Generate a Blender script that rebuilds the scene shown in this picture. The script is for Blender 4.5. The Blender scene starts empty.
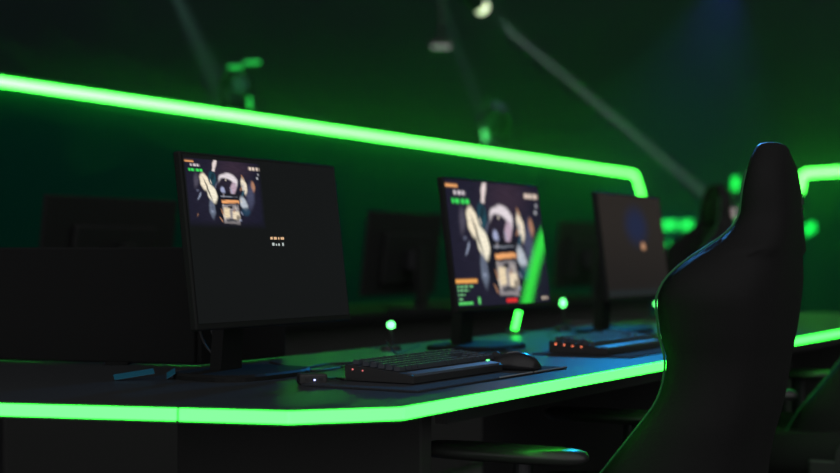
import bpy, bmesh, math, random
from mathutils import Vector, Matrix
random.seed(7)
S = bpy.context.scene
C = S.collection
PI = math.pi
CAMH = 0.985
DESK = 0.75
O2 = Vector((-0.305, 2.70)); D2 = Vector((0.515, 0.857)).normalized(); N2 = Vector((D2.y, -D2.x))
ROWZ = math.atan2(D2.y, D2.x)          # local x runs along the desk row, local -y faces the seats

def row(t, p, h=0.0):
    q = O2 + D2*t + N2*p
    return Vector((q.x, q.y, h))

def at(x, y, z):                        # point at depth z in metres on the line through a place in the photo
    return Vector(((x-420)/1400*z, z, CAMH - (y-256)/1400*z))

def desk_pt(x, y, h=0.0):
    z = (CAMH - DESK - h)*1400/(y-256)
    return Vector(((x-420)/1400*z, z, DESK+h))

# ---------------------------------------------------------------- materials
def mat(name, col, rough=0.5, metal=0.0, emit=None, es=0.0, spec=0.5, bump=0.0, bscale=60.0, vary=0.0, coat=0.0):
    m = bpy.data.materials.new(name); m.use_nodes = True
    nt = m.node_tree; b = nt.nodes['Principled BSDF']
    b.inputs['Base Color'].default_value = (*col, 1)
    b.inputs['Roughness'].default_value = rough
    b.inputs['Metallic'].default_value = metal
    b.inputs['Specular IOR Level'].default_value = spec
    b.inputs['Coat Weight'].default_value = coat
    if emit:
        b.inputs['Emission Color'].default_value = (*emit, 1)
        b.inputs['Emission Strength'].default_value = es
    tc = nt.nodes.new('ShaderNodeTexCoord')
    nz = nt.nodes.new('ShaderNodeTexNoise'); nz.inputs['Scale'].default_value = bscale
    nz.inputs['Detail'].default_value = 4
    nt.links.new(tc.outputs['Object'], nz.inputs['Vector'])
    if bump:
        bp = nt.nodes.new('ShaderNodeBump'); bp.inputs['Strength'].default_value = bump
        bp.inputs['Distance'].default_value = 0.002
        nt.links.new(nz.outputs['Fac'], bp.inputs['Height']); nt.links.new(bp.outputs['Normal'], b.inputs['Normal'])
    if vary:
        mr = nt.nodes.new('ShaderNodeMapRange')
        mr.inputs['To Min'].default_value = max(0.02, rough-vary); mr.inputs['To Max'].default_value = min(1, rough+vary)
        nt.links.new(nz.outputs['Fac'], mr.inputs['Value']); nt.links.new(mr.outputs['Result'], b.inputs['Roughness'])
    return m

LED = (0.035, 1.0, 0.05)
M = {}
M['black_plastic'] = mat('black plastic', (0.045, 0.045, 0.046), 0.45, bump=0.15, bscale=300)
M['gloss_plastic'] = mat('glossy black plastic', (0.035, 0.035, 0.037), 0.25)
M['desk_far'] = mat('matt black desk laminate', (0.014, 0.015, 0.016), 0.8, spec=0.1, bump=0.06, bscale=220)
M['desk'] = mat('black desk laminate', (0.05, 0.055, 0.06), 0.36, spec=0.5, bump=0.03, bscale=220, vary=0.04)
M['leather'] = mat('black leatherette', (0.023, 0.023, 0.023), 0.62, bump=0.35, bscale=160, spec=0.12)
M['fabric'] = mat('black desk mat cloth', (0.04, 0.045, 0.055), 0.85, bump=0.4, bscale=500)
M['stitch'] = mat('pale stitched mat edge', (0.5, 0.52, 0.5), 0.6, bump=0.3, bscale=900)
M['piping'] = mat('piping with painted rim light', (0.03, 0.20, 0.07), 0.45, bump=0.2, bscale=300)  # green base colour stands in for strip light caught along the edge
M['metal'] = mat('dark powder coated metal', (0.05, 0.05, 0.055), 0.4, metal=0.6, bump=0.08, bscale=200)
M['key'] = mat('dark keycap plastic', (0.08, 0.09, 0.11), 0.32, bump=0.1, bscale=400)
M['grey_panel'] = mat('grey panel', (0.065, 0.065, 0.065), 0.8, spec=0.1, bump=0.1, bscale=90)
M['arm_pad'] = mat('smooth black arm pad', (0.03, 0.03, 0.03), 0.34, spec=0.9, bump=0.1, bscale=200)
M['black_cloth'] = mat('black woven cloth', (0.022, 0.023, 0.023), 0.95, spec=0.05, bump=0.3, bscale=600)
M['casing'] = mat('matt black monitor casing', (0.020, 0.021, 0.021), 0.55, spec=0.2, bump=0.1, bscale=300)
M['bar'] = mat('brushed blue grey bar', (0.16, 0.19, 0.24), 0.35, metal=0.3, bump=0.1, bscale=300)
M['led'] = mat('green light strip', (0.1, 0.5, 0.15), 0.4, emit=LED, es=6.5)
M['led_far'] = mat('green light strip of partitions', (0.1, 0.5, 0.15), 0.4, emit=(0.062, 1.0, 0.065), es=12.5)
M['led_low'] = mat('dimmer green light strip', (0.1, 0.5, 0.15), 0.4, emit=(0.0, 1.0, 0.08), es=1.6)
M['led_dot'] = mat('green indicator light', (0.1, 0.5, 0.15), 0.4, emit=(0.12, 1.0, 0.2), es=5.0)
M['red_dot'] = mat('orange indicator light', (0.5, 0.1, 0.1), 0.4, emit=(1.0, 0.22, 0.10), es=3.0)
M['blue_dot'] = mat('blue white indicator light', (0.3, 0.3, 0.6), 0.4, emit=(0.45, 0.5, 1.0), es=3.0)
M['panel'] = mat('dark matt partition board', (0.002, 0.055, 0.036), 0.8, spec=0.0, bump=0.15, bscale=40)
M['wall'] = mat('dark painted wall', (0.004, 0.014, 0.014), 0.85, spec=0.0, bump=0.3, bscale=12)
M['floor'] = mat('dark carpet floor', (0.12, 0.12, 0.12), 0.9, bump=0.6, bscale=90)
M['lens_warm'] = mat('bright lamp lens', (0.8, 0.8, 0.6), 0.3, emit=(0.80, 1.0, 0.62), es=1.6)
M['lens_dim'] = mat('faint lamp diffuser', (0.6, 0.6, 0.6), 0.4, emit=(0.5, 0.62, 0.55), es=0.30)
M['fixture'] = mat('moving head housing', (0.010, 0.014, 0.018), 0.7, spec=0.1, bump=0.1, bscale=120)
M['embroidery'] = mat('grey embroidery thread', (0.075, 0.095, 0.09), 0.6, bump=0.4, bscale=700)
M['paper'] = mat('satin sheet with painted blue light', (0.02, 0.20, 0.32), 0.35, bump=0.05, bscale=80)  # blue lamp light is put into the base colour of the sheet

def screen_mat():
    m = bpy.data.materials.new('screen'); m.use_nodes = True
    nt = m.node_tree; b = nt.nodes['Principled BSDF']
    b.inputs['Base Color'].default_value = (0.012, 0.012, 0.013, 1)
    b.inputs['Roughness'].default_value = 0.03
    a = nt.nodes.new('ShaderNodeAttribute'); a.attribute_name = 'picture'
    nt.links.new(a.outputs['Color'], b.inputs['Emission Color'])
    b.inputs['Emission Strength'].default_value = 1.0
    return m
M['screen'] = screen_mat()

# ---------------------------------------------------------------- mesh helpers
def link(name, me, m, parent=None):
    o = bpy.data.objects.new(name, me); C.objects.link(o)
    if m: me.materials.append(M[m] if isinstance(m, str) else m)
    if parent: o.parent = parent
    return o

def obj(name, bm, m, parent=None, smooth=False):
    bmesh.ops.recalc_face_normals(bm, faces=bm.faces[:])
    me = bpy.data.meshes.new(name); bm.to_mesh(me); bm.free()
    for p in me.polygons: p.use_smooth = smooth
    return link(name, me, m, parent)

def thing(name, label, cat, loc=(0, 0, 0), rz=0.0, group=None):
    o = bpy.data.objects.new(name, None); C.objects.link(o)
    o.location = loc; o.rotation_euler = (0, 0, rz); o.empty_display_size = 0.1
    o['label'] = label; o['category'] = cat
    if group: o['group'] = group
    return o

def tag(o, label, cat, group=None):
    o['label'] = label; o['category'] = cat
    if group: o['group'] = group
    return o

def box(bm, c, s, rot=None, bevel=0.0, seg=2):
    r = bmesh.ops.create_cube(bm, size=1.0)
    vs = r['verts']
    for v in vs: v.co = Vector((v.co.x*s[0], v.co.y*s[1], v.co.z*s[2]))
    if bevel:
        es = list({e for v in vs for e in v.link_edges})
        rr = bmesh.ops.bevel(bm, geom=es, offset=bevel, segments=seg, affect='EDGES', profile=0.5)
        vs = list({v for f in rr['faces'] for v in f.verts} | {v for v in vs if v.is_valid})
    mt = Matrix.Translation(Vector(c)) @ (rot.to_4x4() if rot else Matrix.Identity(4))
    for v in vs: v.co = mt @ v.co
    return vs

def cyl(bm, a, b, r1, r2=None, n=20):
    a = Vector(a); b = Vector(b); d = b-a
    r = bmesh.ops.create_cone(bm, cap_ends=True, segments=n, radius1=r1, radius2=r2 if r2 is not None else r1, depth=d.length)
    q = Vector((0, 0, 1)).rotation_difference(d.normalized())
    mt = Matrix.Translation((a+b)/2) @ q.to_matrix().to_4x4()
    for v in r['verts']: v.co = mt @ v.co

def tube(bm, pts, r, n=8, caps=True):
    pts = [Vector(p) for p in pts]
    rings = []
    for i, p in enumerate(pts):
        t = (pts[min(i+1, len(pts)-1)] - pts[max(i-1, 0)]).normalized()
        u = t.cross(Vector((0, 0, 1)))
        if u.length < 1e-3: u = t.cross(Vector((0, 1, 0)))
        u.normalize(); w = u.cross(t).normalized()
        rings.append([bm.verts.new(p + u*math.cos(2*PI*k/n)*r + w*math.sin(2*PI*k/n)*r) for k in range(n)])
    for a, b in zip(rings, rings[1:]):
        for k in range(n): bm.faces.new((a[k], a[(k+1) % n], b[(k+1) % n], b[k]))
    if caps:
        bm.faces.new(rings[0]); bm.faces.new(rings[-1])

def smooth_path(pts, sub=8):
    pts = [Vector(p) for p in pts]; out = []
    for i in range(len(pts)-1):
        p0 = pts[max(i-1, 0)]; p1 = pts[i]; p2 = pts[i+1]; p3 = pts[min(i+2, len(pts)-1)]
        for k in range(sub):
            t = k/sub
            out.append(0.5*((2*p1)+(-p0+p2)*t+(2*p0-5*p1+4*p2-p3)*t*t+(-p0+3*p1-3*p2+p3)*t**3))
    out.append(pts[-1]); return out

def loft(bm, rings, cap=True):
    vr = [[bm.verts.new(p) for p in r] for r in rings]
    n = len(vr[0])
    for a, b in zip(vr, vr[1:]):
        for k in range(n): bm.faces.new((a[k], a[(k+1) % n], b[(k+1) % n], b[k]))
    if cap: bm.faces.new(vr[0]); bm.faces.new(vr[-1])
    return vr

def prism(bm, poly, z0, z1):
    lo = [bm.verts.new((p[0], p[1], z0)) for p in poly]; hi = [bm.verts.new((p[0], p[1], z1)) for p in poly]
    n = len(poly)
    for k in range(n): bm.faces.new((lo[k], lo[(k+1) % n], hi[(k+1) % n], hi[k]))
    bm.faces.new(lo); bm.faces.new(hi)

def copy_tree(o, parent=None):
    c = o.copy(); C.objects.link(c)
    if parent: c.parent = parent
    for ch in list(o.children): copy_tree(ch, c)
    return c

# ---------------------------------------------------------------- setting
bm = bmesh.new(); box(bm, (1, 8, -0.05), (20, 24, 0.1))
o = obj('floor', bm, 'floor'); o['kind'] = 'structure'
bm = bmesh.new(); box(bm, (1, 20.1, 3.0), (20, 0.2, 6.0))
o = obj('wall_back', bm, 'wall'); o['kind'] = 'structure'
bm = bmesh.new(); box(bm, (-9.1, 8, 3.0), (0.2, 24, 6.0))
o = obj('wall_left', bm, 'wall'); o['kind'] = 'structure'

# ---------------------------------------------------------------- front desk with its light strip
F1 = Vector((-0.031, 2.19)); F2 = Vector((-0.200, 2.136)); F4 = Vector((-1.40, 2.42))
def r2(t, p):
    q = row(t, p); return Vector((q.x, q.y))
F0 = r2(3.7, 0.498)
F1 = r2((F1-O2).dot(D2), 0.498)
front = [F0, F1, F2, F4]
poly = [F0, F1, F2, F4, Vector((-1.20, 3.24)), Vector((-0.475, 3.02)), r2(3.7, -0.29)]
desk = thing('gaming_desk', 'long black angular gaming desk with a green light strip along its front edge', 'desk', (F1.x, F1.y, 0))
def loc(v, base): return Vector((v[0]-base[0], v[1]-base[1]))
b0 = (F1.x, F1.y)
bm = bmesh.new(); prism(bm, [loc(v, b0) for v in poly], DESK-0.024, DESK)
obj('desk_top', bm, 'desk', desk)
def edge_strip(name, pts, z0, z1, off, thick, m, parent, base, gap=0.004, seglen=0.5):
    # light strip lying against the outer face of a run of points; short joints between its lengths
    k = 0
    for a, b in zip(pts, pts[1:]):
        L = (b-a).length; dr = (b-a).normalized(); nn = Vector((-dr.y, dr.x))
        if nn.y > 0: nn = -nn
        n = max(1, round(L/seglen)); s = L/n
        for i in range(n):
            p = a+dr*(i*s+(gap/2 if i else -0.001)); q = a+dr*((i+1)*s-(gap/2 if i < n-1 else -0.001))
            bm = bmesh.new()
            prism(bm, [loc(p, base), loc(q, base), loc(q+nn*thick, base), loc(p+nn*thick, base)], z0, z1)
            obj(name, bm, m, parent)
edge_strip('light_strip', [F1, F2], DESK-0.0205, DESK-0.0020, 0, 0.008, 'led', desk, b0, 0.002, 2)
edge_strip('light_strip', [F2, Vector((-0.371, 2.1765))], DESK-0.0205, DESK-0.0020, 0, 0.008, 'led', desk, b0, 0.003, 2)
edge_strip('light_strip', [Vector((-0.379, 2.1784)), F4], DESK-0.0205, DESK-0.0020, 0, 0.008, 'led', desk, b0, 0.003, 2)
edge_strip('light_strip', [F1, F0], DESK-0.0205, DESK-0.0020, 0, 0.008, 'led', desk, b0, 0.0015, 1.25)
bm = bmesh.new()
inner = [F0, F1, F2, F4]
# apron set back below the top, and slab legs
for a, b in [(r2(3.6, 0.40), r2(0.0, 0.40)), (r2(3.6, -0.22), r2(-0.1, -0.22))]:
    c = (a+b)/2; L = (a-b).length
    box(bm, (c.x-b0[0], c.y-b0[1], DESK-0.024-0.02), (L, 0.025, 0.04), Matrix.Rotation(ROWZ, 3, 'Z'))
obj('apron', bm, 'black_plastic', desk)
for t in (0.05, 1.35, 2.35, 3.5):
    c = r2(t, 0.05); bm = bmesh.new()
    box(bm, (c.x-b0[0], c.y-b0[1], (DESK-0.024)/2), (0.04, 0.58, DESK-0.024), Matrix.Rotation(ROWZ, 3, 'Z'), bevel=0.004)
    obj('leg', bm, 'grey_panel', desk)
bm = bmesh.new(); box(bm, (-1.15-b0[0], 2.8-b0[1], (DESK-0.024)/2), (0.04, 0.6, DESK-0.024), Matrix.Rotation(0.15, 3, 'Z'), bevel=0.004)
obj('leg', bm, 'grey_panel', desk)

# low black screen added on the back edge of the left wing to block green light
t = thing('added_divider', 'low black divider added to block green light along the back edge of the desk at the left', 'divider', (-0.55, 3.0, DESK))
dv = [Vector((-1.19, 3.20)), Vector((-0.475, 2.985)), r2(0.44, -0.275)]
for a, b in zip(dv, dv[1:]):
    e = (b-a).normalized(); c = (a+b)/2; L = (b-a).length
    bm = bmesh.new(); box(bm, (c.x+0.55, c.y-3.0, 0.125+0.004), (L-0.004, 0.018, 0.25), Matrix.Rotation(math.atan2(e.y, e.x), 3, 'Z'), 0.004)
    obj('panel', bm, 'black_cloth', t)
for q in (0.2, 0.75):
    c = dv[0].lerp(dv[1], q); bm = bmesh.new(); box(bm, (c.x+0.55, c.y-3.0, 0.003), (0.05, 0.05, 0.006), None, 0.001); obj('foot', bm, 'black_cloth', t)

# ---------------------------------------------------------------- the pictures on the screens
def sst(a, b, x):
    if a == b: return float(x >= a)
    t = min(1, max(0, (x-a)/(b-a))); return t*t*(3-2*t)
def ell(u, v, cu, cv, ru, rv, ang=0, soft=0.25):
    ca, sa = math.cos(ang), math.sin(ang); x = u-cu; y = v-cv
    x, y = (x*ca+y*sa)/ru, (-x*sa+y*ca)/rv
    return 1-sst(1-soft, 1+soft, math.hypot(x, y))
def rec(u, v, u0, v0, u1, v1, s=0.008, shear=0.0):
    u = u-shear*(v-v0)
    return sst(u0-s, u0+s, u)*(1-sst(u1-s, u1+s, u))*sst(v0-s, v0+s, v)*(1-sst(v1-s, v1+s, v))
def mix(c, d, f): return tuple(a+(b-a)*f for a, b in zip(c, d))
def dash(u, n, ph):                      # broken line like small writing
    return 1.0 if math.sin(u*n+ph)+0.5*math.sin(u*n*2.3+ph*2) > -0.35 else 0.25
_r = random.Random(11)
FR = []
for k in range(30):
    a = _r.choice((0, 1)); cu = _r.gauss(0.30 if a else 0.66, 0.10) if k < 30 else _r.gauss(0.52, 0.12); cv = _r.uniform(0.22, 0.92)
    FR.append((cu, cv, _r.uniform(0.006, 0.022), _r.uniform(0.015, 0.06), _r.uniform(-0.5, 0.5),
               _r.choice([(0.75, 0.66, 0.55), (0.35, 0.40, 0.55), (0.02, 0.02, 0.03), (0.02, 0.03, 0.05), (0.10, 0.11, 0.17), (0.5, 0.45, 0.5), (0.03, 0.10, 0.15), (0.45, 0.22, 0.12)]), _r.uniform(0.35, 0.9)))
def wob(u, v):
    return (u+0.004*math.sin(23*v+4*math.sin(9*u))+0.002*math.sin(57*v+31*u), v+0.005*math.sin(19*u+3*math.sin(13*v))+0.002*math.sin(61*u-29*v))
def game(u, v, hud):
    U, V = u, v
    u, v = wob(u, v)
    c = mix((0.006, 0.007, 0.019), (0.017, 0.015, 0.033), ell(u, v, 0.45, 0.45, 0.5, 0.6, 0, 0.9))
    c = mix(c, (0.055, 0.03, 0.05), ell(u, v, 0.62, 0.10, 0.2, 0.15, 0, 0.9)*0.6)
    c = mix(c, (0.10, 0.09, 0.13), ell(u, v, 0.13, 0.32, 0.03, 0.10, 0.1, 0.6)*0.7)
    c = mix(c, (0.004, 0.006, 0.012), ell(u, v, 0.50, 0.62, 0.21, 0.28, 0, 0.3)*0.8)
    c = mix(c, (0.85, 0.72, 0.70), rec(u, v, 0.375, 0.0, 0.415, 0.17, 0.010, -0.22))
    c = mix(c, (1.0, 0.88, 0.66), ell(u, v, 0.235, 0.33, 0.058, 0.125, -0.15, 0.22))
    c = mix(c, (1.0, 0.92, 0.72), ell(u, v, 0.318, 0.50, 0.056, 0.14, -0.12, 0.22))
    c = mix(c, (0.010, 0.008, 0.010), ell(u, v, 0.27, 0.44, 0.010, 0.16, -0.3, 0.5)*0.8)
    c = mix(c, (0.015, 0.07, 0.10), ell(u, v, 0.335, 0.28, 0.045, 0.105, 0.0, 0.3))
    c = mix(c, (0.010, 0.03, 0.045), ell(u, v, 0.34, 0.25, 0.022, 0.05, 0.2, 0.5))
    c = mix(c, (0.14, 0.17, 0.24), ell(u, v, 0.30, 0.72, 0.035, 0.13, -0.05, 0.4))
    c = mix(c, (0.85, 0.76, 0.80), ell(u, v, 0.535, 0.31, 0.125, 0.13, 0, 0.15))
    c = mix(c, (0.020, 0.015, 0.03), ell(u, v, 0.50, 0.36, 0.105, 0.105, 0, 0.2))
    c = mix(c, (0.55, 0.40, 0.50), ell(u, v, 0.60, 0.40, 0.040, 0.09, 0.2, 0.4))
    c = mix(c, (0.55, 0.60, 0.90), ell(u, v, 0.46, 0.44, 0.026, 0.055, -0.2, 0.4)*0.7)
    c = mix(c, (0.01, 0.01, 0.015), rec(u, v, 0.42, 0.48, 0.66, 0.54, 0.015))
    c = mix(c, (0.30, 0.33, 0.40), rec(u, v, 0.42, 0.515, 0.64, 0.530, 0.006)*0.7)
    c = mix(c, (0.95, 0.42, 0.16), rec(u, v, 0.425, 0.58, 0.655, 0.625, 0.01))
    c = mix(c, (0.30, 0.27, 0.28), rec(u, v, 0.435, 0.645, 0.65, 0.93, 0.012))
    c = mix(c, (0.02, 0.02, 0.03), rec(u, v, 0.50, 0.66, 0.56, 0.70, 0.01))
    c = mix(c, (0.88, 0.72, 0.48), rec(u, v, 0.450, 0.69, 0.525, 0.84, 0.015))
    c = mix(c, (0.90, 0.76, 0.55), rec(u, v, 0.560, 0.74, 0.645, 0.87, 0.015))
    c = mix(c, (0.02, 0.025, 0.04), rec(u, v, 0.47, 0.86, 0.60, 0.90, 0.012)*0.8)
    c = mix(c, (0.92, 0.80, 0.62), ell(u, v, 0.745, 0.36, 0.036, 0.125, -0.12, 0.3))
    c = mix(c, (0.50, 0.55, 0.62), ell(u, v, 0.72, 0.62, 0.045, 0.10, -0.2, 0.4))
    c = mix(c, (0.02, 0.06, 0.11), ell(u, v, 0.74, 0.74, 0.06, 0.06, 0.2, 0.4)*0.8)
    c = mix(c, (0.75, 0.34, 0.16), ell(u, v, 0.865, 0.36, 0.025, 0.07, -0.1, 0.6)*0.8)
    c = mix(c, (0.10, 0.11, 0.20), ell(u, v, 0.82, 0.50, 0.05, 0.18, 0.1, 0.6)*0.6)
    for (cu, cv, ru, rv, an, col, op) in FR:
        if abs(u-cu) < 0.1 and abs(v-cv) < 0.1:
            f = ell(u, v, cu, cv, ru, rv, an, 0.35)
            if f > 0: c = mix(c, col, f*op)
    k_ = 0.97+0.12*math.sin(37*u+11*math.sin(23*v))*math.sin(41*v+7*u); c = tuple(x*k_ for x in c)
    u, v = U, V
    # read-outs at the edges
    c = mix(c, (0.95, 0.42, 0.15), rec(u, v, 0.00, 0.035, 0.12, 0.058, 0.008))
    c = mix(c, (0.80, 0.70, 0.75), rec(u, v, 0.075, 0.085, 0.19, 0.115, 0.008)*dash(u, 160, 0))
    c = mix(c, (0.05, 0.85, 0.12), rec(u, v, 0.05, 0.150, 0.225, 0.185, 0.010)*dash(u, 130, 0.5))
    c = mix(c, (0.90, 0.72, 0.60), rec(u, v, 0.82, 0.065, 0.985, 0.105, 0.008)*dash(u, 120, 1))
    c = mix(c, (0.5, 0.5, 0.55), rec(u, v, 0.945, 0.15, 0.965, 0.18, 0.01)+rec(u, v, 0.925, 0.21, 0.95, 0.24, 0.01))
    if hud:
        c = mix(c, (0.95, 0.42, 0.10), rec(u, v, 0.0, 0.785, 0.215, 0.815, 0.008))
        for k, (w, vv) in enumerate([(0.16, 0.835), (0.12, 0.865), (0.07, 0.90), (0.05, 0.935), (0.14, 0.965)]):
            c = mix(c, (0.25, 0.75, 0.30), rec(u, v, 0.01, vv, 0.01+w, vv+0.012, 0.005)*dash(u, 140, k))
        c = mix(c, (0.10, 0.9, 0.15), rec(u, v, 0.01, 0.965, 0.15, 0.985, 0.005)*0.7)
        c = mix(c, (0.15, 0.8, 0.2), rec(u, v, 0.205, 0.93, 0.225, 0.985, 0.006))
        c = mix(c, (0.85, 0.03, 0.03), rec(u, v, 0.50, 0.955, 0.615, 0.985, 0.006))
        c = mix(c, (0.8, 0.65, 0.5), rec(u, v, 0.90, 0.955, 0.97, 0.975, 0.006)*dash(u, 150, 2))
    return c
DARKG = (0.0048, 0.0058, 0.0058)
def pic_one(u, v):
    if 0.004 < u < 0.475 and 0.018 < v < 0.435:
        e = min(1, (0.475-u)/0.03, (0.435-v)/0.05, (u-0.004)/0.01)
        g = game((u-0.004)/0.471, (v-0.018)/0.417, False)
        return mix(DARKG, tuple(a*0.95 for a in g), e)
    return DARKG
def pic_two(u, v): return tuple(a*0.95 for a in game(u, v, True))
def pic_three(u, v):
    c = mix((0.020, 0.016, 0.0135), (0.012, 0.010, 0.009), sst(0.2, 1.0, v))
    c = mix(c, (0.010, 0.018, 0.06), ell(u, v, 0.55, 0.30, 0.16, 0.17, 0, 0.6)*0.8)
    c = mix(c, (0.55, 0.28, 0.15), ell(u, v, 0.63, 0.505, 0.035, 0.035, 0, 0.4))
    c = mix(c, (0.012, 0.02, 0.022), rec(u, v, 0.0, 0.93, 1.0, 1.0, 0.01)*0.6)
    return c

def screen_mesh(w, h, fn, nx, ny):
    me = bpy.data.meshes.new('screen')
    vs = []; cs = []
    for j in range(ny+1):
        for i in range(nx+1):
            u = i/nx; v = j/ny
            vs.append(((u-0.5)*w, 0, (0.5-v)*h)); cs.append((*fn(u, v), 1.0))
    fs = []
    for j in range(ny):
        for i in range(nx):
            a = j*(nx+1)+i
            fs.append((a, a+nx+1, a+nx+2, a+1))
    me.from_pydata(vs, [], fs); me.update()
    at_ = me.color_attributes.new('picture', 'FLOAT_COLOR', 'POINT')
    at_.data.foreach_set('color', [x for c in cs for x in c])
    return me

def make_monitor(label, w, h, zc, tilt, fn=None, nx=90, ny=60, loc_=(0, 0, 0), rz=0, group=None):
    """screen faces local -y; base on local z=0; zc height of the screen centre"""
    t = thing('monitor', label, 'monitor', loc_, rz, group)
    R = Matrix.Rotation(-tilt, 3, 'X')
    ctr = Vector((0, 0, zc))
    bm = bmesh.new()
    box(bm, (0, 0.0, 0), (w, 0.016, h), None, 0.003)                 # slim casing
    box(bm, (0, 0.020, -0.02), (w*0.62, 0.030, h*0.62), None, 0.010)    # electronics bulge
    for v in bm.verts: v.co = R @ v.co + ctr
    case = obj('casing', bm, 'casing', t)
    me = screen_mesh(w-0.012, h-0.018, fn or (lambda u, v: (0, 0, 0)), nx if fn else 2, ny if fn else 2)
    for v in me.vertices: v.co = R @ (v.co + Vector((0, -0.0088, 0.003))) + ctr
    sc = link('screen', me, 'screen', t)
    bm = bmesh.new()
    box(bm, (0, 0.055, zc-0.03), (0.09, 0.05, 0.09), None, 0.006)
    obj('hinge', bm, 'metal', t)
    bm = bmesh.new()
    rings = []
    for k in range(7):
        f = k/6; z = 0.006+f*(zc+0.03); hw = 0.033-0.008*f; y = 0.105-0.02*f
        rings.append([(hw*sx, y+0.014*sy, z) for sx, sy in ((-1, -1), (1, -1), (1.0, 1), (-1.0, 1))])
    loft(bm, rings); obj('stand_post', bm, 'casing', t)
    bm = bmesh.new()
    pts = []
    for k in range(28):
        a = 2*PI*k/28; pts.append((0.14*math.copysign(abs(math.cos(a))**0.6, math.cos(a)), 0.06+0.10*math.copysign(abs(math.sin(a))**0.6, math.sin(a))))
    loft(bm, [[(x, y, 0.0) for x, y in pts], [(x, y, 0.008) for x, y in pts], [(x*0.96, 0.06+(y-0.06)*0.96, 0.012) for x, y in pts]])
    obj('stand_base', bm, 'casing', t)
    return t, case, sc

TILT = math.radians(7.2)
SP = 0.935
mon1, case1, sc1 = make_monitor('nearest monitor, mostly dark grey screen with a small game picture in its upper left corner', 0.492, 0.325, 0.262, TILT, pic_one, 200, 130,
                    row(0.02, 0, DESK), ROWZ)
# tiny centred writing on the first screen: two broken rows of marks
def marks(name, items, m, parent, w, h, zc):
    R = Matrix.Rotation(-TILT, 3, 'X'); bm = bmesh.new()
    for (u, v, du, dv) in items:
        c = Vector(((u-0.5)*w, -0.0091, (0.5-v)*h+0.003))
        box(bm, c, (du*w, 0.0004, dv*h))
    for v in bm.verts: v.co = R @ v.co + Vector((0, 0, zc))
    return obj(name, bm, m, parent)
M['txt_orange'] = mat('orange screen writing', (0.1, 0.1, 0.1), 0.5, emit=(0.9, 0.55, 0.30), es=0.9)
M['txt_white'] = mat('white screen writing', (0.1, 0.1, 0.1), 0.5, emit=(0.6, 0.68, 0.66), es=0.8)
marks('screen_writing', [(0.500, 0.489, 0.014, 0.016), (0.520, 0.489, 0.008, 0.016), (0.530, 0.489, 0.008, 0.016), (0.548, 0.489, 0.007, 0.016), (0.566, 0.489, 0.008, 0.016), (0.578, 0.489, 0.010, 0.016)],
      'txt_orange', sc1, 0.480, 0.307, 0.262)
marks('screen_writing', [(0.508, 0.527, 0.014, 0.018), (0.528, 0.530, 0.006, 0.013), (0.546, 0.529, 0.009, 0.015), (0.573, 0.527, 0.009, 0.020)],
      'txt_white', sc1, 0.480, 0.307, 0.262)
mon2, _, _ = make_monitor('middle monitor of the lit row, bright game picture filling its whole screen', 0.512, 0.325, 0.262, TILT, pic_two, 150, 96,
                    row(0.972, 0, DESK), ROWZ)
mon3, _, _ = make_monitor('farthest lit monitor with a dim brownish screen and one small orange spot', 0.500, 0.325, 0.262, TILT, pic_three, 60, 40,
                    row(1.86, 0, DESK), ROWZ)

# ---------------------------------------------------------------- keyboards
def make_keyboard(label):
    t = thing('keyboard', label, 'keyboard', (0, 0, 0), 0)
    W, Dp = 0.340, 0.150
    bm = bmesh.new()
    # wedge body, lower at the front
    prof = [(-Dp/2, 0.002), (-Dp/2, 0.014), (-Dp/2+0.006, 0.017), (Dp/2-0.004, 0.031), (Dp/2, 0.028), (Dp/2, 0.002)]
    loft(bm, [[(x, y, z) for y, z in prof] for x in (-W/2, W/2)])
    obj('body', bm, 'black_plastic', t)
    bm = bmesh.new()
    prof = [(-Dp/2+0.001, 0.0145), (-Dp/2+0.002, 0.0185), (-Dp/2+0.0215, 0.0215), (-Dp/2+0.0215, 0.0165)]
    loft(bm, [[(x, y, z) for y, z in prof] for x in (-W/2+0.01, W/2-0.01)])
    obj('front_bar', bm, 'bar', t)
    rows = [[1]*1+[0.5]+[1]*4+[0.3]+[1]*4+[0.3]+[1]*4, [1]*13+[2], [1.5]+[1]*12+[1.5], [1.75]+[1]*11+[2.25], [2.25]+[1]*10+[2.75], [1.25]*3+[6.25]+[1.25]*4]
    u = 0.0170
    slope = (0.031-0.017)/(Dp-0.010)
    for ri, rw in enumerate(rows):
        y = Dp/2-0.016-ri*u-(0.004 if ri else 0)
        x = -W/2+0.012
        bm = bmesh.new()
        def keyat(x0, wd, y):
            c = Vector((x0+wd/2, y, 0.017+slope*(y+Dp/2)+0.0045))
            vs = box(bm, c, (wd-0.0026, u-0.0028, 0.009), None)
            for v in vs:
                if v.co.z > c.z: v.co.x = c.x+(v.co.x-c.x)*0.84 if wd < 0.025 else v.co.x-math.copysign(0.0014, v.co.x-c.x); v.co.y = c.y+(v.co.y-c.y)*0.82
        box(bm, (0, y, 0.0176+slope*(y+Dp/2)), (W-0.02, u-0.004, 0.001))
        gapf = (ri == 0)
        for k in rw:
            if gapf and k < 1: x += k*u; continue
            keyat(x, k*u, y); x += k*u
        x = -W/2+0.012+15.2*u
        for q in range(3 if ri in (0, 1, 2, 5) else (1 if ri == 4 else 0)):
            keyat(x+(q+(1 if ri == 4 else 0))*u, u, y)
        x = -W/2+0.012+18.4*u
        for q in range(3): keyat(x+q*u, u, y)
        o = obj('key_row', bm, 'key', t)
    for q in range(4):
        bm = bmesh.new(); cyl(bm, (-W/2-0.0005, Dp/2-0.018-q*0.022, 0.0225-q*0.0016), (-W/2-0.0018, Dp/2-0.018-q*0.022, 0.0225-q*0.0016), 0.0014+0.0003*(q == 0), n=10)
        obj('indicator_light', bm, 'red_dot', t)
    return t
kb1 = make_keyboard('nearest black keyboard with small orange lights at its left end')
PK = dict(t=0.158, p=0.276)
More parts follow.
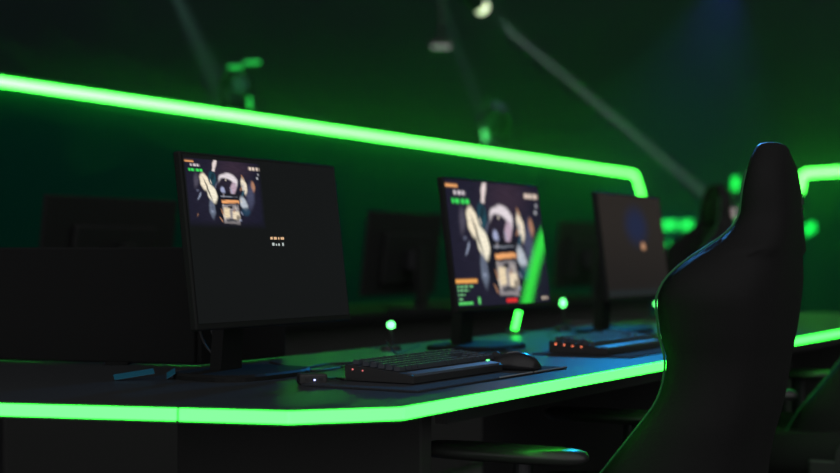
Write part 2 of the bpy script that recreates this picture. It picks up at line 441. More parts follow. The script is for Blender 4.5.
kb1.location = row(PK['t'], PK['p'], DESK+0.004); kb1.rotation_euler.z = ROWZ
kb2 = copy_tree(kb1)
for q in [c for c in kb1.children if c.name.startswith('indicator_light')][2:]: bpy.data.objects.remove(q)
M['red_dim'] = mat('dim pink indicator light', (0.5, 0.1, 0.1), 0.4, emit=(1.0, 0.25, 0.25), es=0.7)
for q in [c for c in kb1.children if c.name.startswith('indicator_light')]: q.data = q.data.copy(); q.data.materials[0] = M['red_dim']
if 1: kb2.location = row(PK['t']+SP-0.07, PK['p'], DESK+0.004)
kb2['label'] = 'farther black keyboard with orange lights, on the blue lit part of the desk'

# ---------------------------------------------------------------- desk mats
def make_mat(label, t0, t1, p0, p1):
    c = row((t0+t1)/2, (p0+p1)/2, DESK)
    t = thing('desk_mat', label, 'mat', c, ROWZ)
    w = t1-t0; dp = abs(p1-p0)
    bm = bmesh.new(); box(bm, (0, 0, 0.002), (w, dp, 0.004), None, 0.0008, 1); obj('cloth', bm, 'fabric', t)
    bm = bmesh.new()
    for a, b in (((-w/2+0.30, -dp/2), (w/2-0.16, -dp/2)), ((w/2-0.15, -dp/2), (w/2, -dp/2))):
        cyl(bm, (a[0], a[1], 0.0042), (b[0], b[1], 0.0042), 0.0014, n=6)
    obj('stitched_edge', bm, 'stitch', t)
    return t
make_mat('nearest dark desk mat under the keyboard and mouse, pale stitched front edge', -0.10, 0.50, 0.165, 0.412)
make_mat('farther dark desk mat on the blue lit part of the desk', -0.10+SP, 0.50+SP, 0.165, 0.412)

# ---------------------------------------------------------------- mice
def make_mouse(label):
    t = thing('computer_mouse', label, 'mouse')
    bm = bmesh.new(); n = 20; rings = []
    for k in range(15):
        f = k/14; y = -0.060+0.120*f
        e = max(0.0, math.sin(PI*min(1, max(0, 0.03+0.94*f))))
        w = 0.033*e**0.42*(1-0.12*math.exp(-((f-0.55)/0.15)**2)); h = 0.040*(e**0.55)*(1.08-0.45*f)
        rings.append([(w*math.cos(a), y, 0.002+max(0, h*math.sin(a))**1.0 if math.sin(a) > 0 else 0.002) for a in [2*PI*i/n for i in range(n)]])
    loft(bm, rings); obj('shell', bm, 'gloss_plastic', t, True)
    bm = bmesh.new(); cyl(bm, (-0.004, 0.032, 0.026), (0.004, 0.032, 0.026), 0.010, n=16); obj('scroll_wheel', bm, 'black_plastic', t)
    bm = bmesh.new(); cyl(bm, (0, 0.050, 0.0165), (0, 0.054, 0.0195), 0.0025, n=10); obj('indicator_light', bm, 'led_dot', t)
    return t
ms1 = make_mouse('nearest black computer mouse, right of the nearest keyboard')
ms1.location = row(0.380, 0.345, DESK+0.004); ms1.rotation_euler.z = ROWZ+math.radians(8)
ms2 = copy_tree(ms1); ms2.location = row(0.41+SP, 0.345, DESK+0.004); ms2.rotation_euler.z = ROWZ
ms2['label'] = 'farther black computer mouse half hidden behind the large chair back'

# ---------------------------------------------------------------- cables and small desk items
def cable(label, pts, r=0.0022, m='black_plastic'):
    bm = bmesh.new(); tube(bm, smooth_path(pts), r); o = obj('cable', bm, m, None, True)
    return tag(o, label, 'cable', 'cables on the desk')
r_ = 0.0024
def rd(t, p, h=0.0): return row(t, p, DESK+r_+h)
def dp(x, y, h=0.0): return desk_pt(x, y, r_+h)
cable('black cable running from the left end of the nearest keyboard to the usb hub',
      [dp(345, 379, 0.010), dp(338, 378), dp(331, 378.5), dp(324, 378, 0.004)])
cable('thin black cable looping on the green lit desk behind the nearest keyboard',
      [dp(352, 366, 0.012), dp(342, 367), dp(330, 369), dp(315, 371), dp(300, 370), dp(285, 366), dp(270, 362)])
cable('long thin black cable lying across the green patch right of the nearest monitor foot',
      [dp(400, 358), dp(375, 361), dp(350, 363), dp(328, 364), dp(310, 367), dp(296, 370)])
cable('black mouse cable curling away behind the nearest mouse',
      [desk_pt(508, 358, 0.012), dp(500, 353), dp(512, 348), dp(498, 343), dp(470, 340), dp(462, 336)])
cable('black cable rising in a curve behind the nearest keyboard below the small round light',
      [dp(420, 345), dp(408, 350), dp(399, 354), dp(394, 352, 0.01), dp(390, 346, 0.03), dp(386, 341, 0.05)])
cable('black cable lying behind the farther keyboard',
      [dp(560, 342, 0.01), dp(552, 338), dp(548, 333), dp(562, 331), dp(590, 332)])
cable('coiled black cable hanging behind the nearest monitor',
      [row(0.02, -0.14+0.02*math.sin(a), DESK+0.05+0.03*math.cos(a)+0.004*a) + Vector((0.02*math.sin(a*0.7), 0, 0)) for a in [k*0.6 for k in range(1, 24)]])

def box_thing(name, label, cat, c, size, rz, m, dot=None, dotm='blue_dot'):
    t = thing(name, label, cat, c, rz)
    bm = bmesh.new(); box(bm, (0, 0, size[2]/2), size, None, min(size)*0.2); obj('case', bm, m, t)
    bm = bmesh.new()
    for k in range(3): box(bm, (-size[0]*0.25+k*size[0]*0.25, -size[1]/2-0.0003, size[2]*0.5), (size[0]*0.14, 0.001, size[2]*0.25))
    obj('port', bm, 'metal', t)
    if dot is not None:
        bm = bmesh.new(); cyl(bm, dot, (dot[0]-0.001, dot[1]-0.002, dot[2]), 0.0016, n=10); obj('indicator_light', bm, dotm, t)
    return t
box_thing('usb_hub', 'small dark usb hub with a tiny blue light, left of the nearest keyboard', 'hub', desk_pt(312, 384), (0.052, 0.035, 0.020), 0.25, 'black_plastic', (0.002, -0.0185, 0.009))

# short stalk lamps: one behind each station
def make_stalk(label):
    t = thing('stalk_light', label, 'indicator light', group='stalk lights along the back of the desk')
    bm = bmesh.new(); cyl(bm, (0, 0, 0), (0, 0, 0.012), 0.028, 0.024, 24); obj('foot', bm, 'black_plastic', t)
    bm = bmesh.new(); tube(bm, smooth_path([(0.0, 0, 0.012), (0.004, 0.0, 0.03), (0.0, 0, 0.05), (-0.003, 0, 0.062)]), 0.004); obj('stem', bm, 'black_plastic', t, True)
    bm = bmesh.new(); bmesh.ops.create_uvsphere(bm, u_segments=16, v_segments=10, radius=0.0105)
    for v in bm.verts: v.co.z += 0.068
    obj('lamp', bm, 'led_dot', t, True)
    return t
def stalk_at(x, y, zd):
    p = at(x, y, zd); return Vector((p.x, p.y, DESK))
st1 = make_stalk('small round green light on a short stalk, between the first two lit monitors')
p = at(391, 325, 3.50); st1.location = (p.x, p.y, DESK); st1.scale = (1, 1, (p.z-DESK)/0.068)
st2 = copy_tree(st1); p = at(563, 303, 4.40); st2.location = (p.x, p.y, DESK); st2.scale = (0.9, 0.9, (p.z-DESK)/0.068)
st2['label'] = 'small round green light between the middle monitor and the farthest lit monitor'
st3 = copy_tree(st1); p = at(657, 304, 5.1); st3.location = (p.x, p.y, DESK); st3.scale = (1, 1, (p.z-DESK)/0.068)
st3['label'] = 'small green light at the right lower corner of the farthest lit monitor'

# upright green light stick at the back of the desk under the middle monitor
t = thing('light_stick', 'leaning bright green light stick seen just under the middle monitor', 'light')
pa = at(514.5, 333, 4.22); pb = at(519.0, 311, 4.22)
base = Vector((pa.x, pa.y, DESK)); t.location = base
bm = bmesh.new(); cyl(bm, (0, 0, 0), (0, 0, 0.012), 0.03, 0.026); obj('foot', bm, 'black_plastic', t)
bm = bmesh.new(); cyl(bm, (0, 0, 0.012), pb-base, 0.0095, n=14); obj('tube', bm, 'led', t)

# sheet and slip lying on the far left of the desk
for (x, y, w, dp, rz, lab) in ((134, 380, 0.075, 0.018, 0.35, 'thin sheet, blue light in its colour, lying at the left behind the light strip'),
                               (171, 379, 0.016, 0.03, 0.2, 'tiny slip, blue light in its colour, lying just right of the thin sheet at the left')):
    c = desk_pt(x, y); bm = bmesh.new(); vs = box(bm, (0, 0, 0.006), (w, dp, 0.0012))
    for v in bm.verts: v.co.z += (v.co.x/w+0.5)*0.010 + (v.co.y/dp)*0.008
    o = obj('paper_sheet', bm, 'paper'); o.location = c; o.rotation_euler.z = rz; tag(o, lab, 'sheet')

# ---------------------------------------------------------------- opposite desk and its monitors seen from the back
cp = row(3.2, -1.775)
t = thing('back_desk', 'dark desk of the opposite row behind the lit monitors', 'desk', cp, ROWZ)
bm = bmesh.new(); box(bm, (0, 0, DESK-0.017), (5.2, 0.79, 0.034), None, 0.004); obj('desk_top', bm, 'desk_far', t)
for x in (-2.5, -0.9, 0.8, 2.5):
    bm = bmesh.new(); box(bm, (x, 0, (DESK-0.024)/2), (0.04, 0.6, DESK-0.024), None, 0.004); obj('leg', bm, 'metal', t)
bm = bmesh.new(); box(bm, (0, -0.30, 0.37), (5.0, 0.02, 0.70)); obj('modesty_panel', bm, 'grey_panel', t)
names = {1.31: 'dark monitor seen from behind at the far left, left of the nearest lit monitor',
         3.17: 'dark monitor seen from behind, between the nearest and the middle lit monitor',
         5.07: 'dark monitor seen from behind, between the middle and the farthest lit monitor'}
bmon = None
for tt, lab in names.items():
    if bmon is None:
        bmon, _, _ = make_monitor(lab, 0.62, 0.37, 0.245, TILT, None, loc_=row(tt, -1.64, DESK), rz=ROWZ+PI)
        q = bmon
    else:
        q = copy_tree(bmon); q.location = row(tt, -1.64, DESK); q['label'] = lab
    q['group'] = 'dark monitors of the opposite row'

# ---------------------------------------------------------------- partitions with light strips
H8 = 0.80
def part_pt(x): # along the first partition
    z = 1120/(174-0.1455*x); return Vector(((x-420)/1400*z, z, CAMH+H8))
def ribbon(bm, pts, w, thick, nrm):
    """strip following pts (3D), standing off the board along nrm"""
    pts = [Vector(p) for p in pts]; rings = []
    for i, p in enumerate(pts):
        a = (p-pts[i-1]).normalized() if i else None
        b = (pts[i+1]-p).normalized() if i < len(pts)-1 else None
        tdir = ((a or b)+(b or a)).normalized()
        s = nrm.cross(tdir).normalized()
        k = 1.0/max(0.5, s.dot(nrm.cross((a or b)).normalized()))
        rings.append([p-s*w/2*k, p+s*w/2*k, p+s*w/2*k+nrm*thick, p-s*w/2*k+nrm*thick])
    loft(bm, rings)
def partition(name, label, pts, ends, strips, nrm, base, ledw=0.036, ledm='led_far'):
    t = thing(name, label, 'partition', base)
    base = Vector(base); bk = -nrm*0.06
    bm = bmesh.new()
    a = [bm.verts.new(Vector(p)-base) for p in pts]; b = [bm.verts.new(Vector(p)-base+bk) for p in pts]
    n = len(pts)
    for k in range(n): bm.faces.new((a[k], a[(k+1) % n], b[(k+1) % n], b[k]))
    bm.faces.new(a); bm.faces.new(b)
    obj('board', bm, 'panel', t)
    for s in strips:
        bm = bmesh.new(); ribbon(bm, [Vector(p)-base+nrm*0.001 for p in s], ledw, 0.02, nrm)
        obj('light_strip', bm, ledm, t)
    return t
A = part_pt(-70); B = part_pt(634); dr = (B-A); dr.z = 0; dr.normalize()
nr = Vector((dr.y, -dr.x, 0))
zB = B.y
K = at(643, 196, zB*1.003); K = Vector((B.x+dr.x*((K.x-B.x)/dr.x), B.y+dr.y*((K.x-B.x)/dr.x), CAMH+(256-196)/1400*zB))
Lw = 0.025
up = Vector((0, 0, 0.035))
rnd = [B - dr*0.10, B-dr*0.03-Vector((0,0,0.005)), B+(K-B)*0.08, K]
partition('partition', 'long dark partition behind the desks topped by the long slanting green light strip',
          [A+up, B-dr*0.03+up, B+dr*0.05+(K-B)*0.05, K+dr*0.05, Vector((K.x, K.y, 0))+dr*0.05, Vector((A.x, A.y, 0))],
          None, [[A]+rnd], nr, (A.x, A.y, 0))
# second partition at the right, facing the other way
P0 = at(806.5, 173.5, 13.6); P1 = at(862, 170, 13.05); P1.z = P0.z
d2 = (P1-P0).normalized(); n2 = Vector((d2.y, -d2.x, 0))
if n2.y > 0: n2 = -n2
Pk = at(799.5, 192, 13.66)
P1 = P0+d2*2.5
partition('partition', 'dark partition at the right edge with a rounded green light strip corner',
          [P0+up, P1+up, Vector((P1.x, P1.y, 0)), Vector((Pk.x, Pk.y, 0))-d2*0.05, Vector((Pk.x, Pk.y, Pk.z))-d2*0.05, Vector((P0.x, P0.y, P0.z))-d2*0.06],
          None, [[P1, P0, P0-d2*0.045-Vector((0, 0, 0.035)), Vector((P0.x, P0.y, 0))-d2*0.075+Vector((0, 0, Pk.z))]], n2, (P0.x, P0.y, 0), 0.06)
tp2 = bpy.data.objects['partition.001']
def on2(x, y, off):    # point of the second board seen at x, y
    rr_ = Vector(((x-420)/1400, 1, -(y-256)/1400)); q = (Vector((P0.x, P0.y, 0))-Vector((0, 0, CAMH))).dot(n2)/rr_.dot(n2)
    return Vector((0, 0, CAMH))+rr_*q+n2*off-Vector((P0.x, P0.y, 0))
bm = bmesh.new(); qd = [(806, 226), (814.5, 221.5), (816, 231), (806, 236)]
va = [bm.verts.new(on2(x, y, 0.001)) for x, y in qd]; vb = [bm.verts.new(on2(x, y, 0.02)) for x, y in qd]
for k in range(4): bm.faces.new((va[k], va[(k+1) % 4], vb[(k+1) % 4], vb[k]))
bm.faces.new(va); bm.faces.new(vb); obj('accent_light', bm, 'led_low', tp2)
# far low partition seen through the gap
Z3 = 16.0
Q0 = at(650, 226, Z3); Q1 = at(818, 226, Z3)
n3 = Vector((0, -1, 0))
segs = []
for a, b in ((651, 658.5), (662, 676), (680, 692.5), (700, 745), (750, 797), (804, 816)):
    segs.append([at(a, 225.5 if a < 800 else 232, Z3), at(b, 224.5 if a < 800 else 227, Z3)])
t3 = partition('partition', 'low far partition in the gap with a broken green light band',
          [Q0+Vector((0, 0, 0.15)), Q1+Vector((0, 0, 0.15)), Vector((Q1.x, Q1.y, 0)), Vector((Q0.x, Q0.y, 0))], None, segs, n3, (Q0.x, Q0.y, 0), 0.10, 'led_low')
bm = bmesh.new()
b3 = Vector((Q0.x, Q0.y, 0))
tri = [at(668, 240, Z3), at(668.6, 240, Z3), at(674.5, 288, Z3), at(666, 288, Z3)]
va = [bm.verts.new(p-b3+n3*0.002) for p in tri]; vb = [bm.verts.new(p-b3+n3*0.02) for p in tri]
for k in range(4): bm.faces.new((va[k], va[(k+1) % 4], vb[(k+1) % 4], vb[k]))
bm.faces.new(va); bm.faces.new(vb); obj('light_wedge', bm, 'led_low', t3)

# light frame on the right, outside the frame: what the middle screen mirrors
pl = row(0.972, 0, DESK+0.262)
nn = Vector((N2.x*math.cos(TILT), N2.y*math.cos(TILT), math.sin(TILT)))
cam0 = Vector((0, 0, CAMH))
def mirrored(x, y, zd):
    v = at(x, y, zd); return v-2*(v-pl).dot(nn)*nn
vp = [mirrored(x, y, 5.6) for x, y in ((549.5, 212), (545, 226), (538, 241), (530.5, 268), (524, 297), (519.5, 320))]
gz = min(p.z for p in vp)
b4 = Vector((vp[-1].x, vp[-1].y, 0))
t = thing('light_post', 'green light tube on a dark post right of the chairs, mirrored in the middle screen', 'light', b4)
bm = bmesh.new(); tube(bm, [p-b4 for p in smooth_path(vp, 4)], 0.020, 10); obj('light_tube', bm, 'led', t, True)
bm = bmesh.new(); box(bm, (0, 0, gz/2), (0.05, 0.05, gz)); box(bm, (0, 0, 0.01), (0.3, 0.3, 0.02)); obj('post', bm, 'metal', t)

# ---------------------------------------------------------------- chairs
def interp(tab, h):
    for (a, b) in zip(tab, tab[1:]):
        if a[0] <= h <= b[0]:
            f = (h-a[0])/(b[0]-a[0]); return tuple(a[i]+(b[i]-a[i])*f for i in range(1, len(a)))
    return tab[0][1:] if h < tab[0][0] else tab[-1][1:]
#  height, half width, rear offset, total depth at the side bolsters, centre thickness
BACK = [(0.46, 0.235, -0.026, 0.276, 0.12), (0.52, 0.24, -0.036, 0.271, 0.12), (0.58, 0.245, -0.042, 0.241, 0.12), (0.63, 0.245, -0.0525, 0.211, 0.115), (0.68, 0.245, -0.067, 0.186, 0.11),
        (0.722, 0.24, -0.077, 0.166, 0.11), (0.761, 0.238, -0.083, 0.160, 0.105), (0.80, 0.24, -0.089, 0.162, 0.10), (0.842, 0.25, -0.0965, 0.179, 0.10),
        (0.91, 0.262, -0.104, 0.190, 0.09), (0.945, 0.252, -0.108, 0.180, 0.09), (0.977, 0.225, -0.110, 0.152, 0.08), (1.005, 0.188, -0.112, 0.118, 0.07), (1.030, 0.150, -0.115, 0.094, 0.06), (1.055, 0.132, -0.116, 0.080, 0.055),
        (1.112, 0.130, -0.112, 0.070, 0.055), (1.150, 0.117, -0.108, 0.060, 0.05), (1.176, 0.094, -0.102, 0.052, 0.045), (1.190, 0.060, -0.095, 0.040, 0.035)]
def smtab(tab, n=64):
    out = []
    h0, h1 = tab[0][0], tab[-1][0]
    for k in range(n+1):
        h = h0+(h1-h0)*k/n; acc = [0]*4; ws = 0
        for q in (-0.012, -0.006, 0, 0.006, 0.012):
            v = interp(tab, min(h1, max(h0, h+q))); acc = [a+b for a, b in zip(acc, v)]; ws += 1
        out.append((h, *[a/ws for a in acc]))
    return out
def make_chair(label):
    """faces local +y, floor at local z=0, local origin under the seat centre; the back sits at y=-0.25"""
    t = thing('gaming_chair', label, 'chair', group=None)
    Y0 = -0.25
    rows_ = smtab(BACK)
    bm = bmesh.new(); rings = []; pipeL = []; pipeR = []; seam = []
    for (h, w, fr, T, tk) in rows_:
        ring = []
        def bol(s):            # front surface offset over the normalised side coordinate
            a = abs(s)
            return tk+(T-tk)*sst(0.45, 0.88, a)
        for s in [-1+2*k/10 for k in range(11)]:                    # rear, left to right
            ring.append((s*w*0.97, Y0+fr+0.030*(abs(s)**3)*(1 if w > 0.2 else 0.4)+(0.0 if abs(s) < 1 else 0.012), h))
        for s in [1.0, 0.97, 0.9, 0.8, 0.68, 0.55, 0.4, 0.2, 0, -0.2, -0.4, -0.55, -0.68, -0.8, -0.9, -0.97, -1.0]:
            y = Y0+fr+bol(s)-(0.35*T*max(0, (abs(s)-0.9)/0.1)**2)
            ring.append((s*w, y, h))
        rings.append(ring)
        pipeL.append(Vector((-w*0.94, Y0+fr+T*1.0, h))); pipeR.append(Vector((w*0.94, Y0+fr+T*1.0, h)))
        seam.append(h)
    # rounded top
    h, w, fr, T, tk = rows_[-1]
    for q, z in ((0.8, 0.006), (0.45, 0.010)):
        c = Vector((0, Y0+fr+T/2, 0)); rings.append([((p[0])*q, c.y+(p[1]-c.y)*q, h+z) for p in rings[len(rows_)-1]])
    loft(bm, rings); back = obj('backrest', bm, 'leather', t, True)
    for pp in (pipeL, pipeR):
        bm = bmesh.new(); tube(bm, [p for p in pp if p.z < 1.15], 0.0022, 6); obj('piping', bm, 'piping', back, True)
    # stitched marks on the rear of the head section
    bm = bmesh.new()
    for k, (dx, dz, w, hh) in enumerate([(0.0, 0.018, 0.016, 0.003), (0.0, 0.007, 0.003, 0.016), (0.010, -0.008, 0.012, 0.003), (-0.008, -0.014, 0.003, 0.014), (0.006, -0.024, 0.016, 0.003), (0.012, 0.006, 0.003, 0.012)]):
        box(bm, (0.070+dx, Y0-0.1130, 1.085+dz), (w, 0.002, hh))
    obj('embroidery', bm, 'embroidery', back)
    # head opening pads on the front
    bm = bmesh.new()
    box(bm, (0, Y0-0.060, 1.085), (0.17, 0.035, 0.10), Matrix.Rotation(-0.02, 3, 'X'), 0.015, 3); obj('head_cushion', bm, 'leather', t, True)
    # seat
    bm = bmesh.new(); rings = []
    for k in range(15):
        f = k/14; y = -0.22+0.50*f; w = 0.265-0.03*f; e = 1-0.5*max(0, (f-0.85)/0.15)**2
        b = 0.060*(1-0.6*f); top = 0.485*1.0-(0.03*max(0, (f-0.8)/0.2)**2)
        ring = [(-w, y, 0.40), (-w-0.01, y, 0.44)]
        for s in [-1+2*q/12 for q in range(13)]:
            ring.append((s*w, y, top+b*sst(0.5, 0.9, abs(s))-0.02*max(0, (abs(s)-0.92)/0.08)))
        ring += [(w+0.01, y, 0.44), (w, y, 0.40)]
        rings.append(ring)
    loft(bm, rings); seat = obj('seat', bm, 'leather', t, True)
    # recline bracket covers
    for s in (-1, 1):
        bm = bmesh.new(); cyl(bm, (s*0.250, -0.20, 0.46), (s*0.275, -0.20, 0.46), 0.055, 0.05, 20)
        box(bm, (s*0.262, -0.15, 0.43), (0.02, 0.14, 0.05), None, 0.008); obj('hinge_cover', bm, 'black_plastic', t)
    # arm rests
    for s in (-1, 1):
        bm = bmesh.new(); pts = []
        n = 28
        for k in range(n):
            a = 2*PI*k/n; pts.append((s*0.325+0.043*math.copysign(abs(math.cos(a))**0.7, math.cos(a)), 0.10+0.165*math.copysign(abs(math.sin(a))**0.75, math.sin(a))))
        cx, cy = s*0.325, 0.10
        loft(bm, [[(cx+(x-cx)*q, cy+(y-cy)*(1-(1-q)*0.5), z) for x, y in pts] for q, z in ((0.85, 0.612), (1, 0.620), (1.0, 0.628), (0.92, 0.6355), (0.7, 0.639))])
        arm = obj('armrest', bm, 'arm_pad', t, True)
        bm = bmesh.new(); cyl(bm, (s*0.325, 0.06, 0.40), (s*0.325, 0.06, 0.618), 0.022, 0.018)
        box(bm, (s*0.25, 0.06, 0.392), (0.17, 0.07, 0.014), None, 0.003); obj('arm_post', bm, 'metal', arm)
    # gas lift, star base, casters
    bm = bmesh.new(); cyl(bm, (0, 0, 0.10), (0, 0, 0.28), 0.028); cyl(bm, (0, 0, 0.28), (0, 0, 0.385), 0.015); box(bm, (0, 0, 0.392), (0.3, 0.32, 0.018), None, 0.004)
    obj('gas_lift', bm, 'metal', t)
    for k in range(5):
        a = 2*PI*k/5+0.3; c, s_ = math.cos(a), math.sin(a)
        bm = bmesh.new()
        R = Matrix.Rotation(a, 3, 'Z'); rr = []
        for f in (0, 1):
            x = 0.02+0.30*f; w = 0.030-0.012*f; z0 = 0.075; z1 = 0.125-0.03*f
            rr.append([R @ Vector((x, w*sx, z)) for sx, z in ((-1, z0), (1, z0), (1, z1), (-1, z1))])
        loft(bm, rr); leg = obj('leg', bm, 'metal', t)
        bm = bmesh.new()
        p = R @ Vector((0.30, 0, 0.03)); tn = R @ Vector((0, 1, 0))
        for q in (-1, 1): cyl(bm, p+tn*0.008*q, p+tn*0.026*q, 0.030, n=20)
        cyl(bm, p, p+Vector((0, 0, 0.05)), 0.006, n=8)
        obj('caster', bm, 'black_plastic', leg)
    return t
FW = Vector((-0.90, 0.44, 0)).normalized()
chz = math.atan2(FW.y, FW.x)-PI/2
def seat_for(backxy):        # location of the seat origin so that the back is at backxy
    return Vector((backxy[0]+FW.x*0.25, backxy[1]+FW.y*0.25, 0))
ch1 = make_chair('large black gaming chair nearest the camera, green rim light painted on its edge piping, in front of the desk')
ch1.location = seat_for((0.608, 2.70)); ch1.rotation_euler.z = chz
ch2 = copy_tree(ch1); ch2.location = seat_for((1.285, 3.83)); ch2['label'] = 'black gaming chair cut off by the right edge of the photo'
ch3 = copy_tree(ch1); ch3.location = (0.965, 6.02, 0.075); ch3.rotation_euler.z = chz+0.6
ch3['label'] = 'small dark chair back far behind, just left of the large chair headrest'
ch3.location.z = 0.0; ch3.scale = (1, 1, 1.08)

# ---------------------------------------------------------------- stage lamps
def moving_head(label, px, py_base, z, hgt, rz, tilt, lit):
    base = at(px, py_base, z)
    t = thing('moving_head_light', label, 'stage light', base, rz)
    k = hgt/0.30
    bm = bmesh.new(); box(bm, (0, 0, 0.03*k), (0.20*k, 0.16*k, 0.06*k), None, 0.01*k); obj('base', bm, 'fixture', t)
    bm = bmesh.new()
    for s in (-1, 1): box(bm, (s*0.095*k, 0, 0.15*k), (0.022*k, 0.07*k, 0.17*k), None, 0.006*k)
    box(bm, (0, 0, 0.07*k), (0.2*k, 0.08*k, 0.02*k), None, 0.004*k); obj('yoke', bm, 'fixture', t)
    R = Matrix.Rotation(tilt, 3, 'X')
    bm = bmesh.new()
    prof = [(-0.09, 0.045), (-0.08, 0.068), (0.02, 0.078), (0.09, 0.072), (0.10, 0.065)]
    loft(bm, [[R @ Vector((r*k*math.cos(a), -y*k, r*k*math.sin(a)))+Vector((0, 0, 0.215*k)) for a in [2*PI*i/24 for i in range(24)]] for y, r in prof])
    head = obj('head', bm, 'fixture', t, True)
    bm = bmesh.new(); cyl(bm, R @ Vector((0, -0.099*k, 0))+Vector((0, 0, 0.215*k)), R @ Vector((0, -0.104*k, 0))+Vector((0, 0, 0.215*k)), 0.058*k, n=24)
    obj('lens', bm, lit, head)
    return t, k
M['lens_off'] = mat('dark blue lamp lens', (0.06, 0.12, 0.16), 0.15)
M['green_glow'] = mat('green lit lamp bar', (0.1, 0.5, 0.15), 0.4, emit=(0.0, 1.0, 0.12), es=0.42)
# the long partition carries two of them on its top
def on_top(px, back=0.03):
    p = part_pt(px); return p-nr*back
t, k = moving_head('stage light standing on the partition, green light on it made as three small glowing bars', 247, 100, 8.0, 0.26, 0.4, 0.3, 'lens_off')
p = part_pt(250); t.location = Vector((p.x, p.y, p.z+0.035))-nr*0.10
tz = t.location.y
for (x0, y0, x1, y1, r) in ((228.5, 66.8, 242, 67.3, 2.0), (244, 62.8, 260, 62, 2.0), (249.5, 97, 250, 108, 1.8)):
    bm = bmesh.new()
    a = at(x0, y0, tz-0.16)-t.location; b = at(x1, y1, tz-0.16)-t.location
    a = Matrix.Rotation(-0.4, 3, 'Z') @ a; b = Matrix.Rotation(-0.4, 3, 'Z') @ b
    cyl(bm, a, b, r/1400*tz, n=12); obj('glow_bar', bm, 'green_glow', t)  # emission stands in for green light falling on the fixture
t, k = moving_head('dark stage light standing on the partition near the middle of the long strip', 505, 145, 10.2, 0.36, 0.5, -0.9, 'lens_off')
p = part_pt(505); t.location = Vector((p.x, p.y, p.z+0.035))-nr*0.10
tz = t.location.y
bm = bmesh.new(); a = Matrix.Rotation(-0.5, 3, 'Z') @ (at(484.5, 130, tz-0.15)-t.location); b = Matrix.Rotation(-0.5, 3, 'Z') @ (at(486.5, 141, tz-0.15)-t.location)
cyl(bm, a, b, 2.2/1400*tz, n=12); obj('glow_bar', bm, 'green_glow', t)

def spot(name, loc_, to, energy, col, ang, blend=0.3, rad=0.03):
    L = bpy.data.lights.new(name, 'SPOT'); L.energy = energy; L.color = col; L.spot_size = math.radians(ang); L.spot_blend = blend; L.shadow_soft_size = rad
    o = bpy.data.objects.new(name, L); C.objects.link(o); o.location = loc_
    o.rotation_euler = (Vector(to)-Vector(loc_)).to_track_quat('-Z', 'Y').to_euler(); return o

def hanging_lamp(label, pos, to, lens, r=0.055, pole=1.6, dome=False):
    pos = Vector(pos); d = (Vector(to)-pos).normalized()
    t = thing('spotlight', label, 'stage light', pos)
    bm = bmesh.new()
    q = Vector((0, 0, 1)).rotation_difference(d)
    prof = [(-0.24, r*0.5), (-0.22, r*0.95), (-0.02, r*1.15), (0.0, r*1.15)]
    loft(bm, [[q @ Vector((rr*math.cos(a), rr*math.sin(a), z)) for a in [2*PI*i/24 for i in range(24)]] for z, rr in prof])
    h = obj('housing', bm, 'fixture', t, True)
    bm = bmesh.new(); cyl(bm, d*0.001, d*0.006, r, n=24)
    if dome:
        for v in bmesh.ops.create_uvsphere(bm, u_segments=20, v_segments=12, radius=r)['verts']: v.co += d*0.045
    obj('lens', bm, lens, t)
    bm = bmesh.new(); c = -d*0.12; cyl(bm, c, c+Vector((0, 0, pole)), 0.012, n=8); box(bm, c+Vector((0, 0, 0.12)), (0.03, 0.2, 0.02)); obj('hanger', bm, 'metal', t)
    return t
Lp = at(478, 4, 10.0); Lt = at(700, 190, 12.6)
hanging_lamp('bright round spotlight throwing the sharp beam down to the right', Lp, Lt, 'lens_warm', 0.054, dome=True)
dL = (Lt-Lp).normalized()
spot('beam_bright', Lp+dL*0.135, Lt, 330000, (1.0, 0.95, 0.9), 1.8, 0.9, 0.028)
Lp = at(441, 47, 10.5)
t = thing('lamp', 'faint grey oval lamp hanging left of the bright spotlight', 'stage light', Lp)
bm = bmesh.new(); cyl(bm, (-0.07, 0, 0), (0.07, 0, 0), 0.014, n=16); obj('diffuser', bm, 'lens_dim', t, True)
bm = bmesh.new(); box(bm, (0, 0.01, 0.035), (0.17, 0.06, 0.03), None, 0.005); cyl(bm, (0, 0.01, 0.04), (0, 0.01, 1.8), 0.01, n=8); obj('hanger', bm, 'metal', t)

def beam(a, b, za, zb, energy, ang, col=(0.7, 1.0, 0.85), label='', blend=0.6):
    p = at(a[0], a[1], za); q = at(b[0], b[1], zb); d = (q-p).normalized()
    hanging_lamp(label, p-d*0.02, q, 'lens_dim', 0.05, 0.8)
    spot('beam', p+d*0.01, q, energy, col, ang, blend, 0.03)
beam((150, -60), (240, 135), 9.0, 9.0, 2600, 9, label='spotlight above the frame whose wide faint beam falls over the left part')
beam((425, -45), (494, 150), 11, 11, 4500, 5, label='spotlight above the frame whose faint beam falls behind the long strip')
beam((655, -70), (765, 150), 13, 13, 5000, 2.2, label='spotlight above the frame whose thin faint beam falls left of the large chair')
beam((822, -60), (814, 170), 13, 13, 3500, 1.8, label='spotlight above the frame whose faint beam falls at the right edge')
# blue wash from behind and above
bp_ = Vector((0.95, 6.05, 2.32)); bt_ = Vector((0.40, 3.20, DESK))
blue = spot('blue_wash', bp_, bt_, 95, (0.01, 0.40, 1.0), 56, 1.0, 0.07)
hanging_lamp('blue stage light above the frame washing the desk from behind', bp_-(bt_-bp_).normalized()*0.02, bt_, 'lens_off', 0.08, 1.0)

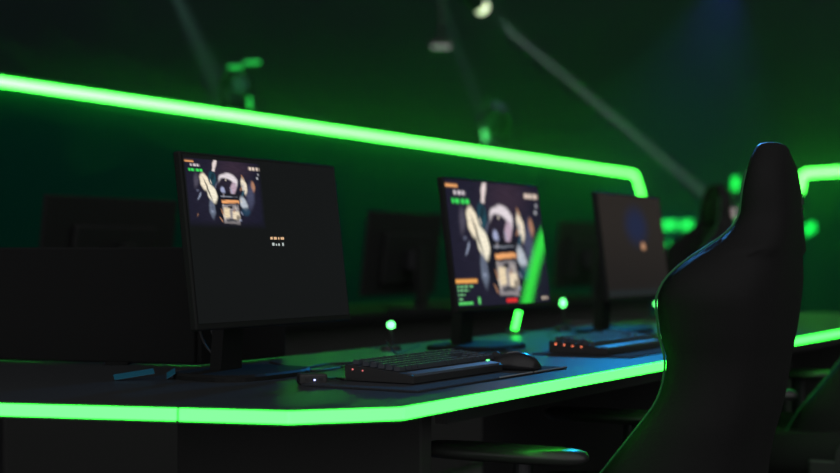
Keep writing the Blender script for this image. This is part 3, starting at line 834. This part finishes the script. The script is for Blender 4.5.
spot('added_blue_rim', bp_+Vector((0.12, 0, 0)), (0.72, 2.72, 1.13), 420, (0.10, 0.40, 1.0), 15, 0.8, 0.05)  # extra spot added for the chair head highlight, has no fixture
q1 = at(735, -40, 14.5); q2 = at(690, 120, 14.5)
hanging_lamp('dim blue lamp added above the frame to tint the haze at the upper right', q1, q2, 'lens_off', 0.07, 0.8)
spot('added_blue_far', q1+(q2-q1).normalized()*0.03, q2, 420, (0.12, 0.14, 1.0), 75, 1.0, 0.05)  # unseen lamp added to turn the upper right haze bluer
# small signal light on a pole beyond the chairs
p = at(735.5, 190, 13.0)
t = thing('signal_light', 'small upright green light on a thin pole just left of the large chair headrest', 'light', (p.x, p.y, 0))
bm = bmesh.new(); cyl(bm, (0, 0, 0), (0, 0, 0.02), 0.12); cyl(bm, (0, 0, 0.02), (0, 0, p.z), 0.015, n=10); obj('pole', bm, 'metal', t)
bm = bmesh.new(); cyl(bm, (0, 0, p.z), (0, 0, p.z+0.12), 0.03, n=14); obj('lamp', bm, 'led_low', t)
# ---------------------------------------------------------------- haze
bm = bmesh.new(); box(bm, (0.5, 13.0, 2.6), (16, 13.6, 5.0))
m = bpy.data.materials.new('haze'); m.use_nodes = True; nt = m.node_tree
for n_ in list(nt.nodes):
    if n_.type == 'BSDF_PRINCIPLED': nt.nodes.remove(n_)
vs = nt.nodes.new('ShaderNodeVolumeScatter'); vs.inputs['Density'].default_value = 0.028; vs.inputs['Anisotropy'].default_value = 0.8; vs.inputs['Color'].default_value = (0.6, 1.0, 0.95, 1)  # smoke tinted teal, the green cast is put into its colour
nt.links.new(vs.outputs[0], nt.nodes['Material Output'].inputs['Volume'])
hz = obj('haze', bm, m); hz['kind'] = 'stuff'; tag(hz, 'thin smoke haze hanging in the dark hall behind the desks', 'haze')

# ---------------------------------------------------------------- world, camera
w = bpy.data.worlds.new('world'); S.world = w; w.use_nodes = True
wn = w.node_tree; bgn = wn.nodes['Background']; bgn.inputs[0].default_value = (1.0, 0.98, 0.99, 1)
wt = wn.nodes.new('ShaderNodeTexCoord'); wx = wn.nodes.new('ShaderNodeSeparateXYZ'); wm = wn.nodes.new('ShaderNodeMapRange')
wn.links.new(wt.outputs['Generated'], wx.inputs[0]); wn.links.new(wx.outputs['Y'], wm.inputs['Value'])
wm.inputs['From Min'].default_value = -0.6; wm.inputs['From Max'].default_value = 0.3
wm.inputs['To Min'].default_value = 0.42; wm.inputs['To Max'].default_value = 0.02       # added fill from behind the viewer lifts the dark surfaces
wn.links.new(wm.outputs['Result'], bgn.inputs[1])
cd = bpy.data.cameras.new('camera'); cam = bpy.data.objects.new('camera', cd); C.objects.link(cam)
cd.lens = 60; cd.sensor_width = 36; cd.clip_end = 100
cam.location = (0, 0, CAMH); cam.rotation_euler = (PI/2, 0, 0)
cd.shift_y = (256-236.5)/840.0
cd.dof.use_dof = True; cd.dof.focus_distance = 2.62; cd.dof.aperture_fstop = 2.2; cd.dof.aperture_blades = 0
S.camera = cam
S.view_settings.view_transform = 'Standard'; S.view_settings.look = 'None'; S.view_settings.exposure = 0; S.view_settings.gamma = 1
S.cycles.use_denoising = True
S.cycles.max_bounces = 6; S.cycles.volume_bounces = 0
S.cycles.use_light_tree = True
S.cycles.sample_clamp_indirect = 3
